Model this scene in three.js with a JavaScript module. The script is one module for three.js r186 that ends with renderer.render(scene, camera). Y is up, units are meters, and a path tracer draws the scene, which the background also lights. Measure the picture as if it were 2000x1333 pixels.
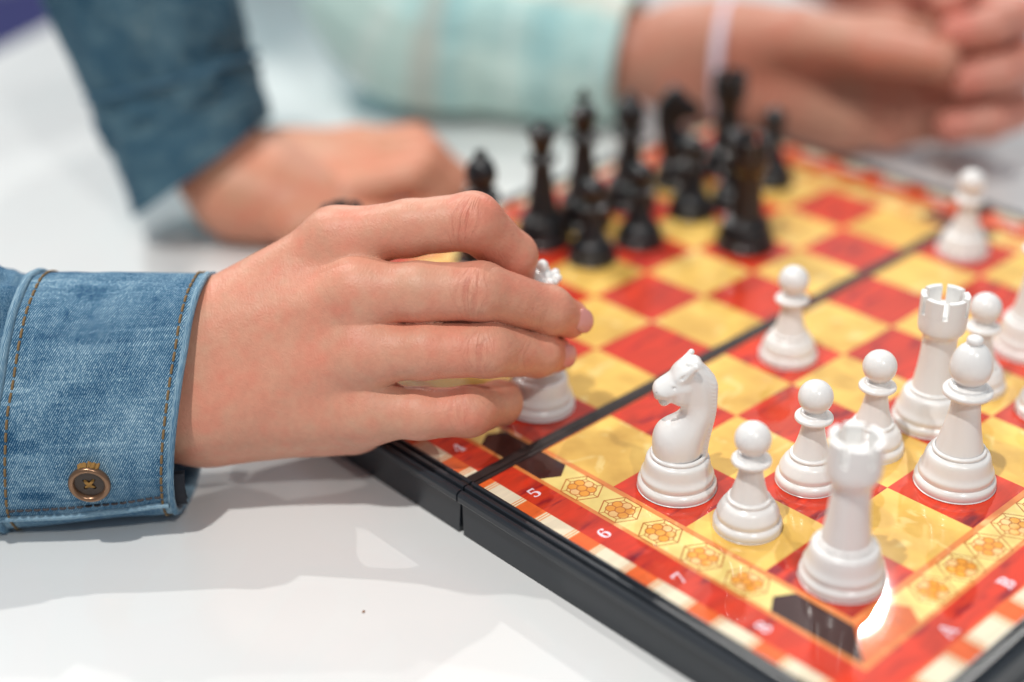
import * as THREE from 'three';
import { mergeGeometries } from 'three/addons/utils/BufferGeometryUtils.js';

// ------------------------------------------------------------------ camera, light, exposure
// Lengths are written in millimetres with y = 0 on the printed face of the board; V() turns them into metres with y = 0 on the table.
const V = (x, y, z) => new THREE.Vector3(x / 1000, (y + 17) / 1000, z / 1000);
const scene = new THREE.Scene();
const camera = new THREE.PerspectiveCamera(25.94, 1024 / 682, 0.02, 20);
camera.position.copy(V(-281.57, 262.55, 173.35));
camera.up.set(0.33921, 0.8774, -0.33927);
camera.lookAt(V(2.151, 32.455, -138.034));
camera.focus = 0.455;
camera.userData.fStop = 2.65;
const renderer = new THREE.WebGLRenderer({ antialias: true });
renderer.toneMapping = THREE.LinearToneMapping;
renderer.toneMappingExposure = 1.06;
renderer.shadowMap.enabled = true;
scene.background = new THREE.Color().setRGB(0.185, 0.207, 0.242);     // the pale surroundings of the table, far out of focus
const LAMP_HEIGHT = 2.2;
const LAMP_SPOTS = [   // read from the overlapping shadows: metres sideways per metre of height, and strength
  [0.08, -0.75, 6.8], [1.094, -0.6, 8.5], [0.12, -1.5, 9], [1.1, -1.5, 12], [-0.35, 0.05, 9.5], [-0.3, 0.8, 6],
];

// ------------------------------------------------------------------ helpers
let seed = 7;
const rnd = () => { seed = (seed * 1664525 + 1013904223) >>> 0; return seed / 4294967296; };
const hash = (x, y, z) => { let h = (Math.imul(x, 374761393) + Math.imul(y, 668265263) + Math.imul(z, 2147483647)) | 0; h = Math.imul(h ^ (h >>> 13), 1274126177); h ^= h >>> 16; return (h >>> 0) / 4294967296; };
const fade = (t) => t * t * (3 - 2 * t), mix = (a, b, t) => a + (b - a) * t, clamp = (x, a, b) => Math.min(b, Math.max(a, x));
function noise(x, y, z = 0) {
  const ix = Math.floor(x), iy = Math.floor(y), iz = Math.floor(z), fx = fade(x - ix), fy = fade(y - iy), fz = fade(z - iz);
  const r = (k) => mix(mix(hash(ix, iy, k), hash(ix + 1, iy, k), fx), mix(hash(ix, iy + 1, k), hash(ix + 1, iy + 1, k), fx), fy);
  return fz ? mix(r(iz), r(iz + 1), fz) : r(iz);
}
const fbm = (x, y, z = 0, n = 4) => { let s = 0, a = 0.5, t = 0; for (let i = 0; i < n; i++) { s += a * noise(x, y, z); t += a; x = x * 2.03 + 17.1; y = y * 2.03 + 5.3; z = z * 2.03; a *= 0.5; } return s / t; };
const smoothstep = (a, b, x) => fade(clamp((x - a) / (b - a), 0, 1));
const used = new Map();
function numbered(name) { const n = used.get(name) ?? 0; used.set(name, n + 1); return n ? name + '_' + String(n).padStart(3, '0') : name; }
function tag(o, label, category, group, kind) { Object.assign(o.userData, { label, category }); if (group) o.userData.group = group; if (kind) o.userData.kind = kind; return o; }
function lit(o) { o.castShadow = o.receiveShadow = true; return o; }
function part(name, geometry, material, parent) { const m = lit(new THREE.Mesh(geometry, material)); m.name = parent === scene ? numbered(name) : name; parent.add(m); return m; }
function thing(name, label, category, group) { const g = new THREE.Group(); g.name = numbered(name); scene.add(g); return tag(g, label, category, group); }
const std = (o) => new THREE.MeshPhysicalMaterial(o);
const rgb = (r, g, b) => new THREE.Color().setRGB(r, g, b);
function dataTexture(data, w, h, srgb) {
  const t = new THREE.DataTexture(data, w, h, THREE.RGBAFormat);
  t.magFilter = THREE.LinearFilter; t.minFilter = THREE.LinearMipmapLinearFilter; t.generateMipmaps = true;
  t.wrapS = t.wrapT = THREE.RepeatWrapping; if (srgb) t.colorSpace = THREE.SRGBColorSpace; t.needsUpdate = true; return t;
}
function paint(w, h, srgb, f) {
  const d = new Uint8Array(w * h * 4);
  for (let y = 0, i = 0; y < h; y++) for (let x = 0; x < w; x++, i += 4) { const c = f(x, y); d[i] = clamp(c[0], 0, 255); d[i + 1] = clamp(c[1], 0, 255); d[i + 2] = clamp(c[2], 0, 255); d[i + 3] = 255; }
  return dataTexture(d, w, h, srgb);
}

// A closed surface where sdf(x, y, z) = 0 (millimetres), by surface nets; far blocks are skipped.
function netMesh(sdf, lo, hi, h, colour, uvOf) {
  const n = [0, 1, 2].map((i) => Math.ceil((hi[i] - lo[i]) / h / 8) * 8 + 1), [nx, ny, nz] = n, sx = 1, sy = nx, sz = nx * ny;
  const F = new Float32Array(nx * ny * nz).fill(1e3), B = 8, reach = (B * h * Math.sqrt(3)) / 2 + 2.5;
  for (let bz = 0; bz < nz; bz += B) for (let by = 0; by < ny; by += B) for (let bx = 0; bx < nx; bx += B) {
    const d = sdf(lo[0] + (bx + B / 2) * h, lo[1] + (by + B / 2) * h, lo[2] + (bz + B / 2) * h);
    if (Math.abs(d) > reach) { if (d < 0) for (let z = bz; z < Math.min(bz + B, nz); z++) for (let y = by; y < Math.min(by + B, ny); y++) for (let x = bx; x < Math.min(bx + B, nx); x++) F[x + y * sy + z * sz] = -1e3; continue; }
    for (let z = bz; z < Math.min(bz + B, nz); z++) for (let y = by; y < Math.min(by + B, ny); y++) for (let x = bx; x < Math.min(bx + B, nx); x++) F[x + y * sy + z * sz] = sdf(lo[0] + x * h, lo[1] + y * h, lo[2] + z * h);
  }
  const at = new Int32Array(nx * ny * nz).fill(-1), P = [], I = [];
  for (let z = 0; z < nz - 1; z++) for (let y = 0; y < ny - 1; y++) for (let x = 0; x < nx - 1; x++) {
    const o = x + y * sy + z * sz; let m = 0;
    for (let c = 0; c < 8; c++) if (F[o + (c & 1) + ((c >> 1) & 1) * sy + (c >> 2) * sz] < 0) m |= 1 << c;
    if (m === 0 || m === 255) continue;
    let px = 0, py = 0, pz = 0, k = 0;
    for (let a = 0; a < 8; a++) for (const bit of [1, 2, 4]) {
      if (a & bit) continue;
      const b = a | bit; if (((m >> a) & 1) === ((m >> b) & 1)) continue;
      const fa = F[o + (a & 1) + ((a >> 1) & 1) * sy + (a >> 2) * sz], fb = F[o + (b & 1) + ((b >> 1) & 1) * sy + (b >> 2) * sz], t = clamp(fa / (fa - fb), 0, 1);
      px += (a & 1) + (bit === 1 ? t : 0); py += ((a >> 1) & 1) + (bit === 2 ? t : 0); pz += (a >> 2) + (bit === 4 ? t : 0); k++;
    }
    at[o] = P.length / 3; P.push(lo[0] + (x + px / k) * h, lo[1] + (y + py / k) * h, lo[2] + (z + pz / k) * h);
  }
  const quad = (a, b, c, d, flip) => { if (a < 0 || b < 0 || c < 0 || d < 0) return; flip ? I.push(a, c, b, a, d, c) : I.push(a, b, c, a, c, d); };
  for (let z = 1; z < nz - 1; z++) for (let y = 1; y < ny - 1; y++) for (let x = 1; x < nx - 1; x++) {
    const o = x + y * sy + z * sz, s = F[o] < 0;
    if (s !== F[o + sx] < 0) quad(at[o], at[o - sy], at[o - sy - sz], at[o - sz], s);
    if (s !== F[o + sy] < 0) quad(at[o], at[o - sz], at[o - sx - sz], at[o - sx], s);
    if (s !== F[o + sz] < 0) quad(at[o], at[o - sx], at[o - sx - sy], at[o - sy], s);
  }
  const count = P.length / 3, pos = new Float32Array(P.length), nor = new Float32Array(P.length), col = colour && new Float32Array(P.length), uv = uvOf && new Float32Array(count * 2), e = h * 0.45;
  for (let i = 0; i < count; i++) {
    let x = P[i * 3], y = P[i * 3 + 1], z = P[i * 3 + 2], gx, gy, gz;
    for (let it = 0; it < 2; it++) {
      gx = sdf(x + e, y, z) - sdf(x - e, y, z); gy = sdf(x, y + e, z) - sdf(x, y - e, z); gz = sdf(x, y, z + e) - sdf(x, y, z - e);
      const l = Math.hypot(gx, gy, gz) || 1; gx /= l; gy /= l; gz /= l;
      if (it === 0) { const d = clamp(sdf(x, y, z), -h * 0.4, h * 0.4); x -= gx * d; y -= gy * d; z -= gz * d; }
    }
    pos[i * 3] = x / 1000; pos[i * 3 + 1] = (y + 17) / 1000; pos[i * 3 + 2] = z / 1000;
    nor[i * 3] = gx; nor[i * 3 + 1] = gy; nor[i * 3 + 2] = gz;
    if (col) { const c = colour(x, y, z, gx, gy, gz); col[i * 3] = c[0]; col[i * 3 + 1] = c[1]; col[i * 3 + 2] = c[2]; }
    if (uv) { const c = uvOf(x, y, z); uv[i * 2] = c[0]; uv[i * 2 + 1] = c[1]; }
  }
  const g = new THREE.BufferGeometry();
  g.setAttribute('position', new THREE.BufferAttribute(pos, 3)); g.setAttribute('normal', new THREE.BufferAttribute(nor, 3));
  if (col) g.setAttribute('color', new THREE.BufferAttribute(col, 3));
  if (uv) g.setAttribute('uv', new THREE.BufferAttribute(uv, 2));
  g.setIndex(I);
  // surface nets may be wound inwards: turn every face to agree with the gradient
  const a = new THREE.Vector3(), b = new THREE.Vector3(), c = new THREE.Vector3();
  a.fromArray(pos, I[0] * 3); b.fromArray(pos, I[1] * 3).sub(a); c.fromArray(pos, I[2] * 3).sub(a); b.cross(c);
  if (b.x * nor[I[0] * 3] + b.y * nor[I[0] * 3 + 1] + b.z * nor[I[0] * 3 + 2] < 0) { for (let i = 0; i < I.length; i += 3) { const t = I[i + 1]; I[i + 1] = I[i + 2]; I[i + 2] = t; } g.setIndex(I); }
  return g;
}
const smin = (a, b, k) => { const h = Math.max(k - Math.abs(a - b), 0) / k; return Math.min(a, b) - h * h * k * 0.25; };
function cone(px, py, pz, c) {   // c = [ax, ay, az, ar, bx, by, bz, br]
  const bx = c[4] - c[0], by = c[5] - c[1], bz = c[6] - c[2], x = px - c[0], y = py - c[1], z = pz - c[2];
  const t = clamp((x * bx + y * by + z * bz) / (bx * bx + by * by + bz * bz), 0, 1);
  return Math.hypot(x - bx * t, y - by * t, z - bz * t) - (c[3] + (c[7] - c[3]) * t * t * (3 - 2 * t));
}

// ------------------------------------------------------------------ table, floor beyond it, lamps
const tableTex = paint(512, 512, false, (x, y) => { const v = 128 + 40 * (fbm(x / 9, y / 9) - 0.5) + 50 * (noise(x / 2.2, y / 2.2, 3.5) - 0.5); return [v, v, v]; });
tableTex.repeat.set(6, 6);
const tableSpots = paint(1024, 1024, true, (x, y) => { const w = fbm(x / 60, y / 60, 0, 3), s = 236 + 6 * (w - 0.5), d = noise(x / 2.3, y / 2.3, 9.5) > 0.992 ? 16 : 0; return [s - d, s + 0.5 - d, s - 1.5 - d * 1.1]; });
const tableMat = std({ color: rgb(0.93, 0.94, 0.95), map: tableSpots, roughness: 0.32, bumpMap: tableTex, bumpScale: 0.000012, clearcoat: 1, clearcoatRoughness: 0.14 });
{
  const t = thing('table', 'glossy white table top under the game board and the arms', 'table');
  t.position.copy(V(215, -17, -180)); t.rotation.y = 0.5;
  const g = new THREE.BoxGeometry(1.9, 0.03, 1.05); g.translate(0, -0.015, 0);
  part('table_top', g, tableMat, t);
  const rim = new THREE.BoxGeometry(1.9, 0.026, 0.003); rim.translate(0, -0.015, -0.5265);
  part('edge_band', rim, std({ color: rgb(0.7, 0.7, 0.7), roughness: 0.5 }), t);
  for (const [x, z] of [[-0.85, -0.5], [0.85, -0.5], [-0.85, 0.5], [0.85, 0.5]]) { const l = new THREE.CylinderGeometry(0.022, 0.018, 0.7, 20); l.translate(x, -0.38, z); part('leg', l, std({ color: rgb(0.6, 0.6, 0.6), roughness: 0.35, metalness: 0.6 }), t); }
  const f = new THREE.PlaneGeometry(6, 6); f.rotateX(-Math.PI / 2); f.translate(0.2, -0.73, -0.6);
  const carpet = paint(256, 256, true, (x, y) => { const v = 0.75 + 0.5 * noise(x / 1.7, y / 1.7, 2.5); return [38 * v, 42 * v, 92 * v]; }); carpet.repeat.set(40, 40);
  const floor = part('floor', f, std({ map: carpet, roughness: 0.95 }), scene); floor.userData.kind = 'structure'; floor.userData.label = 'dark navy carpet far below the table edge';
}
LAMP_SPOTS.forEach(([sx, sz, power]) => {
  const t = thing('ceiling_downlight', 'small round white ceiling downlight high over the table', 'ceiling lamp', 'ceiling downlights over the table');
  t.position.set(-0.03 + sx * LAMP_HEIGHT, LAMP_HEIGHT, -0.14 + sz * LAMP_HEIGHT);
  const ring = new THREE.LatheGeometry([[0.035, 0.012], [0.04, 0], [0.072, -0.002], [0.075, 0.006], [0.075, 0.03], [0, 0.03]].map(([x, y]) => new THREE.Vector2(x, y)), 40);
  part('housing', ring, std({ color: rgb(0.7, 0.7, 0.7), roughness: 0.5 }), t);
  const disc = new THREE.CircleGeometry(0.035, 40); disc.rotateX(Math.PI / 2); disc.translate(0, 0.01, 0);
  part('diffuser', disc, std({ color: rgb(0.9, 0.9, 0.9), emissive: rgb(1, 0.93, 0.84), emissiveIntensity: 6, roughness: 0.6 }), t);
  const l = new THREE.SpotLight(rgb(1, 0.97, 0.925), power, 0, 1.35, 0.4, 2);
  l.shadow.radius = 1.0; l.castShadow = true; l.shadow.mapSize.set(2048, 2048); l.position.set(0, -0.03, 0); l.target.position.set(0, -1, 0); t.add(l, l.target);
});

// ------------------------------------------------------------------ the folding chessboard
const NEAR_END = -120.4, FAR_START = -125.9, X0 = -30.3, X1 = 270.3, Z0 = 32.3, Z1 = FAR_START - 120 - 30.3;
function sheetTexture(zTop, zBottom) {   // canvas rows run from zTop (far) to zBottom (near)
  const W = 2048, H = 1024, c = document.createElement('canvas'); c.width = W; c.height = H;
  const g = c.getContext('2d'), kx = W / (X1 - X0), kz = H / (zBottom - zTop);
  const X = (x) => (x - X0) * kx, Z = (z) => (z - zTop) * kz;
  const rect = (x0, x1, z0, z1, col) => { g.fillStyle = col; g.fillRect(X(x0), Z(z0), (x1 - x0) * kx, (z1 - z0) * kz); };
  const far = zTop < -200, zin = far ? FAR_START - 120 : 0, out = far ? -1 : 1;     // outer edge of the squares on this half
  const RED = '#d23a22', ORANGE = '#e8672f', CREAM = '#e9dcc0', LINE = '#e58a4a', YEL = '#f1d985', GOLD = '#e9bc5e', DARK = '#3d2220';
  rect(X0, X1, zTop, zBottom, ORANGE);
  // cream blocks with double lines on the outermost strip
  const block = (a, b, along, o0, o1) => { for (const [p, q, col] of [[a - 2.3, b + 2.3, LINE], [a - 1.9, b + 1.9, CREAM], [a - 1.35, b + 1.35, LINE], [a - 0.95, b + 0.95, CREAM], [a - 0.35, b + 0.35, LINE], [a, b, CREAM]]) along ? rect(o0, o1, p, q, col) : rect(p, q, o0, o1, col); };
  for (let k = 0; k < 8; k++) { const a = (far ? zin - 20 : 9.5) + (far ? 1 : -1) * k * 23, lo = Math.min(a, a + (far ? 1 : -1) * 10.4), hi = lo + 10.4; block(lo, hi, true, X0, -24.5); block(lo, hi, true, 264.5, X1); }
  for (let k = 0; k < 13; k++) block(-7 + k * 23.4, 4.5 + k * 23.4, false, zin + out * 25.3 < zin ? zin - X1 + 240 : zin + 25.3, far ? zin - 25.3 : zin + 32.3);
  const band = (d0, d1, col) => { // a frame round the squares between the two distances
    rect(-d1, -d0, zTop, zBottom, col); rect(240 + d0, 240 + d1, zTop, zBottom, col);
  };
  const edge = (d0, d1, col) => { const a = zin + out * d0, b = zin + out * d1; rect(-d1, 240 + d1, Math.min(a, b), Math.max(a, b), col); };
  for (const [d0, d1, col] of [[14.9, 24.5, RED], [13.4, 14.9, LINE], [2, 13.4, YEL], [0, 2, LINE]]) {
    g.save(); g.beginPath(); // keep side bands inside the frame that this band makes
    const zo = zin + out * d1; g.rect(X(-d1), Z(Math.min(zo, far ? zBottom : zTop)), (240 + 2 * d1) * kx, Math.abs((far ? zBottom : zTop) - zo) * kz); g.clip();
    band(d0, d1, col); edge(d0, d1, col); g.restore();
  }
  for (let i = 0; i < 4; i++) for (let j = 0; j < 8; j++) { const z = (far ? FAR_START : 0) - i * 30; rect(j * 30, j * 30 + 30, z - 30, z, (i + j) % 2 ? GOLD : '#d03a20'); }
  // hexagons
  const poly = (pts) => { g.beginPath(); pts.forEach(([x, z], i) => (i ? g.lineTo(X(x), Z(z)) : g.moveTo(X(x), Z(z)))); g.closePath(); };
  const hex = (x, z, r, turn) => poly([0, 1, 2, 3, 4, 5].map((k) => { const a = k * Math.PI / 3 + turn; return [x + r * Math.sin(a), z + r * Math.cos(a)]; }));
  const hexagon = (x, z, turn) => {
    g.strokeStyle = '#b5652a'; g.lineWidth = 0.36 * kx; hex(x, z, 6.9, turn); g.stroke(); g.lineWidth = 0.3 * kx; hex(x, z, 5.0, turn); g.fillStyle = '#f2d588'; g.fill(); g.stroke();
    for (let k = 0; k < 6; k++) { const a = k * Math.PI / 3 + turn; g.beginPath(); g.moveTo(X(x + 5 * Math.sin(a)), Z(z + 5 * Math.cos(a))); g.lineTo(X(x + 6.9 * Math.sin(a)), Z(z + 6.9 * Math.cos(a))); g.stroke(); }
    g.strokeStyle = '#b9692a'; g.lineWidth = 0.33 * kx;
    for (let k = 0; k < 7; k++) { const a = k * Math.PI / 3 + turn + 0.52, q = k < 6 ? 2.95 : 0; g.beginPath(); g.ellipse(X(x + q * Math.sin(a)), Z(z + q * Math.cos(a)), 1.62 * kx, 1.62 * kz, 0, 0, 7); g.fillStyle = k === 1 || k === 4 ? '#f6c987' : '#f0a43f'; g.fill(); g.stroke(); }
  };
  const mid = zin + out * 7.7;
  for (const x of [-7.7, 247.7]) for (let k = 0; k < 5; k++) hexagon(x, far ? zin + 30.5 + 16.45 * k : -30.5 - 16.45 * k, 0);
  for (let k = 0; k < 14; k++) hexagon(26.6 + k * 14.37, zin + out * 8.1, Math.PI / 2);
  // dark bars at the fold and the mitred corner
  const fold = far ? FAR_START : NEAR_END, dirn = far ? -1 : 1;
  for (const s of [0, 1]) {
    const m = (x) => (s ? 240 - x : x);
    g.fillStyle = DARK; poly([[m(-2.1), fold], [m(-2.1), fold + dirn * 11.2], [m(-7.7), fold + dirn * 14.8], [m(-13.4), fold + dirn * 11.2], [m(-13.4), fold]]); g.fill();
    poly([[m(-2), zin + out * 2], [m(-2), zin - out * 17.7], [m(-7.6), zin - out * 21.2], [m(-13.3), zin - out * 17.7], [m(-13.3), zin + out * 13.3]]); g.fill();
    g.fillStyle = '#e5713a'; poly([[m(-2), zin + out * 2], [m(12), zin + out * 2], [m(15.8), zin + out * 8], [m(12), zin + out * 13.4], [m(-13.4), zin + out * 13.4]]); g.fill();
  }
  // numbers and letters, upright for the player at the lettered edge
  g.fillStyle = '#f2e4f0'; g.textAlign = 'center'; g.textBaseline = 'middle';
  const write = (s, x, z, px) => { g.save(); g.translate(X(x), Z(z)); g.scale(1, kz / kx); g.font = 'bold ' + Math.round(px * kx) + 'px serif'; g.fillText(s, 0, 0); g.restore(); };
  for (let i = 0; i < 4; i++) for (const x of [-20, 260]) write(String(far ? 4 - i : 8 - i), x, (far ? FAR_START : 0) - 15 - i * 30, 6.6);
  for (let j = 0; j < 8; j++) write('ABCDEFGH'[j], 14.3 + j * 29.7, zin + out * 20.6, 6.6);
  // grain of the printed woods and marbles
  const im = g.getImageData(0, 0, W, H), d = im.data;
  for (let y = 0, i = 0; y < H; y++) for (let x = 0; x < W; x++, i += 4) {
    const mx = x / kx, mz = y / kz + (far ? 500 : 0), r = d[i], gg = d[i + 1], b = d[i + 2];
    if (r > 190 && gg < 85) { // red wood
      const cx = Math.floor((mx + X0) / 30), q = hash(cx, Math.floor((mz) / 30), 3), w = fbm(mx / 14 + q * 9, mz / 3.2 + q * 7 + 2 * noise(mx / 11, mz / 11), 0, 4), v = fbm(mx / 16 + 40 + q * 5, mz / 3.5 + q * 31, 1.5, 5);
      const dark = smoothstep(0.56, 0.8, v) * 0.4 + 0.3 * (w - 0.5) + 0.06 * (q - 0.4), k = 1 - dark;
      d[i] = r * clamp(k, 0.35, 1.1); d[i + 1] = gg * clamp(1 - dark * 1.7 + 0.3 * (w - 0.5), 0.2, 1.6); d[i + 2] = b * clamp(1 + dark * 0.2, 0.5, 1.4);
    } else if (r > 200 && gg > 130 && b < 140) { // yellow marble
      const w = fbm(mx / 13 + 3, mz / 13 + 8, 0, 4), p = fbm(mx / 6.5 + 2.2 * noise(mx / 8, mz / 8), mz / 6.5, 4.5, 4), pale = smoothstep(0.6, 0.72, p) * 0.55, k = 1 + 0.3 * (w - 0.5);
      d[i] = mix(r * k, 246, pale); d[i + 1] = mix(gg * (k + 0.1 * (w - 0.5)), 226, pale); d[i + 2] = mix(b * (k + 0.25 * (w - 0.5)), 160, pale);
    } else { const k = 1 + 0.12 * (fbm(mx / 12, mz / 1.6, 7.5, 3) - 0.5) + (r > 200 && gg < 130 ? 0.16 * (fbm(mx / 2, mz / 9, 3.5, 3) - 0.5) : 0); d[i] *= k; d[i + 1] *= k; d[i + 2] *= k; }
  }
  g.putImageData(im, 0, 0);
  const t = new THREE.CanvasTexture(c); t.colorSpace = THREE.SRGBColorSpace; t.anisotropy = 8; return t;
}
const filmBump = paint(512, 512, false, (x, y) => { const v = 128 + 90 * (fbm(x / 5, y / 5, 1.5, 3) - 0.5) + 20 * (noise(x / 40, y / 40, 2.5) - 0.5); return [v, v, v]; });
filmBump.repeat.set(5, 2.5);
const blackPlastic = std({ color: rgb(0.022, 0.027, 0.034), roughness: 0.3, specularIntensity: 1 });
function sweep(path, profile, closed) {   // profile [[outwards, up]...] in mm along a flat path of [x, z, outward x, outward z] corners
  const P = [], I = [], m = profile.length;
  path.forEach(([x, z, ox, oz]) => profile.forEach(([o, y]) => { const v = V(x + ox * o, y, z + oz * o); P.push(v.x, v.y, v.z); }));
  for (let s = 0; s + 1 < path.length; s++) for (let k = 0; k + 1 < m; k++) { const a = s * m + k, b = a + m; I.push(a, a + 1, b, b, a + 1, b + 1); }
  for (const s of [0, path.length - 1]) { const b = s * m, c = P.length / 3; let sx = 0, sy = 0, sz = 0; for (let k = 0; k < m; k++) { sx += P[(b + k) * 3]; sy += P[(b + k) * 3 + 1]; sz += P[(b + k) * 3 + 2]; } P.push(sx / m, sy / m, sz / m); for (let k = 0; k < m; k++) { const p = b + k, q = b + ((k + 1) % m); s ? I.push(p, q, c) : I.push(q, p, c); } }
  let g = new THREE.BufferGeometry(); g.setAttribute('position', new THREE.Float32BufferAttribute(P, 3)); g.setIndex(I); g = g.toNonIndexed(); g.computeVertexNormals(); return g;
}
const railProfile = [[0.05, -2.5], [0.05, 0.8], [0.3, 1.15], [1.0, 1.2], [1.35, 0.9], [1.5, -0.4], [2.0, -0.5], [2.15, 0.45], [2.45, 0.85], [3.7, 0.95], [4.05, 0.65], [4.2, -0.6], [4.75, -0.7], [4.9, -0.1], [5.2, 0.15], [6.2, 0.0], [6.85, -0.5], [7.1, -1.3], [7.1, -3.0], [6.8, -3.6], [5.5, -3.95], [5.25, -4.5], [5.2, -16.9], [1.2, -16.9], [1.2, -2.6]];
{
  const t = thing('chessboard', 'folding chessboard in a black plastic case with printed red and yellow squares', 'chessboard');
  const halves = [
    { path: [[X0, NEAR_END - 1.1, -1, 0], [X0, Z0, -1, 1], [X1, Z0, 1, 1], [X1, NEAR_END - 1.1, 1, 0]], z0: Z0, z1: NEAR_END },
    { path: [[X1, FAR_START + 3.7, 1, 0], [X1, Z1, 1, -1], [X0, Z1, -1, -1], [X0, FAR_START + 3.7, -1, 0]], z0: FAR_START, z1: Z1 },
  ];
  halves.forEach((h, k) => {
    const rail = sweep(h.path, railProfile);
    if (k) { const p = rail.attributes.position; for (let i = 0; i < p.count; i++) if (p.getZ(i) > (FAR_START + 3) / 1000) p.setZ(i, p.getZ(i) - Math.max(0, 0.017 - p.getY(i) - 0.003) * 0.11); }
    const rm = part('case_rim', rail, blackPlastic, t); rm.userData.label = k ? 'black ridged rim of the board half with the black pieces' : 'black ridged rim of the board half numbered 5 to 8';
    const w = (X1 - X0) / 1000, d = (h.z0 - h.z1) / 1000, s = new THREE.PlaneGeometry(w, d); s.rotateX(-Math.PI / 2); s.translate((X0 + X1) / 2000, 0.017, (h.z0 + h.z1) / 2000);
    part('printed_face', s, std({ map: sheetTexture(h.z1, h.z0), roughness: 0.42, specularIntensity: 0.25, clearcoat: 1, clearcoatRoughness: 0.035, bumpMap: filmBump, bumpScale: 0.000035 }), t);
    const b = new THREE.BoxGeometry(w - 0.001, 0.0022, d - 0.001); b.translate((X0 + X1) / 2000, 0.0154, (h.z0 + h.z1) / 2000); part('tray', b, blackPlastic, t);
  });
  const lipMat = std({ color: rgb(0.03, 0.02, 0.019), roughness: 0.5, specularIntensity: 0.6 });
  for (const [a, b, top] of [[NEAR_END - 0.05, NEAR_END - 1.5, 0.3], [FAR_START + 3.6, FAR_START + 0.05, 0.4]]) {
    const n = new THREE.BoxGeometry((X1 - X0) / 1000 + 0.004, 0.0165, (a - b) / 1000); n.translate((X0 + X1) / 2000, 0.017 + (top - 8.25) / 1000, (a + b) / 2000); part('fold_lip', n, lipMat, t);
  }
}

// ------------------------------------------------------------------ chess pieces
const ivory = std({ color: rgb(0.83, 0.82, 0.80), roughness: 0.3, clearcoat: 0.3, clearcoatRoughness: 0.15 });
const ebony = std({ color: rgb(0.008, 0.008, 0.0095), roughness: 0.3, clearcoat: 0.3, clearcoatRoughness: 0.2 });
const lathe = (pts, seg = 56) => {   // smooth profile: Catmull-Rom between the points unless two follow closely
  const v = pts.map(([r, y]) => new THREE.Vector2(r, y)), c = new THREE.SplineCurve(v), n = pts.length * 6, out = [];
  for (let i = 0; i <= n; i++) { const p = c.getPoint(i / n); out.push(new THREE.Vector2(Math.max(0, p.x) / 1000, p.y / 1000)); }
  return new THREE.LatheGeometry(out, seg);
};
const arc = (r, cx, cy, a0, a1, n = 8) => Array.from({ length: n + 1 }, (_, i) => { const a = mix(a0, a1, i / n); return [cx + r * Math.cos(a), cy + r * Math.sin(a)]; });
const baseProfile = (R, rb, hb, rr) => [[0, 0.02], [R - 1, 0.02], [R - 0.25, 0.35], [R, 1.3], [R - 0.15, 2.4], [R - 0.75, 3.15], [rb - 0.15, 3.5], [rb, 4.3], [rb - 0.05, 5.4], [rb - 0.9, 7.2], [mix(rb, rr, 0.5), hb - 1.9], [rr + 0.35, hb - 0.9], [rr + 0.55, hb - 0.3], [rr + 0.3, hb + 0.25], [rr - 0.35, hb + 0.5]];
const collarProfile = (r, y) => [[r * 0.55, y - 0.4], [r * 0.8, y], [r - 0.2, y + 0.5], [r, y + 1.1], [r - 0.3, y + 1.75], [r * 0.78, y + 2.05], [r * 0.7, y + 2.5], [r * 0.66, y + 3.0], [r * 0.5, y + 3.3]];
function piece(name, label, category, group, mat, x, z, build, turn = 0) {
  const t = thing(name, label, category, group); t.position.copy(V(x, 0.06, z)); t.rotation.y = turn; build(t, mat); return t;
}
const geo = {};
const cached = (k, f) => (geo[k] ??= f());
function buildPawn(t, m) {
  part('base', cached('pb', () => lathe(baseProfile(10.4, 9.35, 10.2, 6.1))), m, t);
  part('stem', cached('ps', () => lathe([[5.8, 10.5], [5.3, 12.2], [4.5, 15], [3.85, 18], [3.4, 21], [3.3, 22.4]])), m, t);
  part('collar', cached('pc', () => lathe(collarProfile(5.95, 22.2))), m, t);
  part('head', cached('ph', () => lathe([[3.0, 25.2], ...arc(5.35, 0, 30.5, -0.93, Math.PI / 2, 12)])), m, t);
}
function crenel(r0, r1, y0, y1, n, slot) {
  const out = [];
  for (let k = 0; k < n; k++) {
    const a0 = (k / n) * 2 * Math.PI + slot, a1 = ((k + 1) / n) * 2 * Math.PI - slot, s = new THREE.Shape();
    for (let i = 0; i <= 8; i++) { const a = mix(a0, a1, i / 8); i ? s.lineTo(Math.cos(a) * r1, Math.sin(a) * r1) : s.moveTo(Math.cos(a) * r1, Math.sin(a) * r1); }
    for (let i = 8; i >= 0; i--) { const a = mix(a0, a1, i / 8); s.lineTo(Math.cos(a) * r0, Math.sin(a) * r0); }
    const e = new THREE.ExtrudeGeometry(s, { depth: y1 - y0 - 0.6, bevelEnabled: true, bevelSize: 0.28, bevelThickness: 0.3, bevelOffset: -0.28, bevelSegments: 3, curveSegments: 6 });
    e.rotateX(-Math.PI / 2); e.translate(0, y0 + 0.3, 0); e.scale(0.001, 0.001, 0.001); out.push(e);
  }
  return mergeGeometries(out);
}
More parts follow.
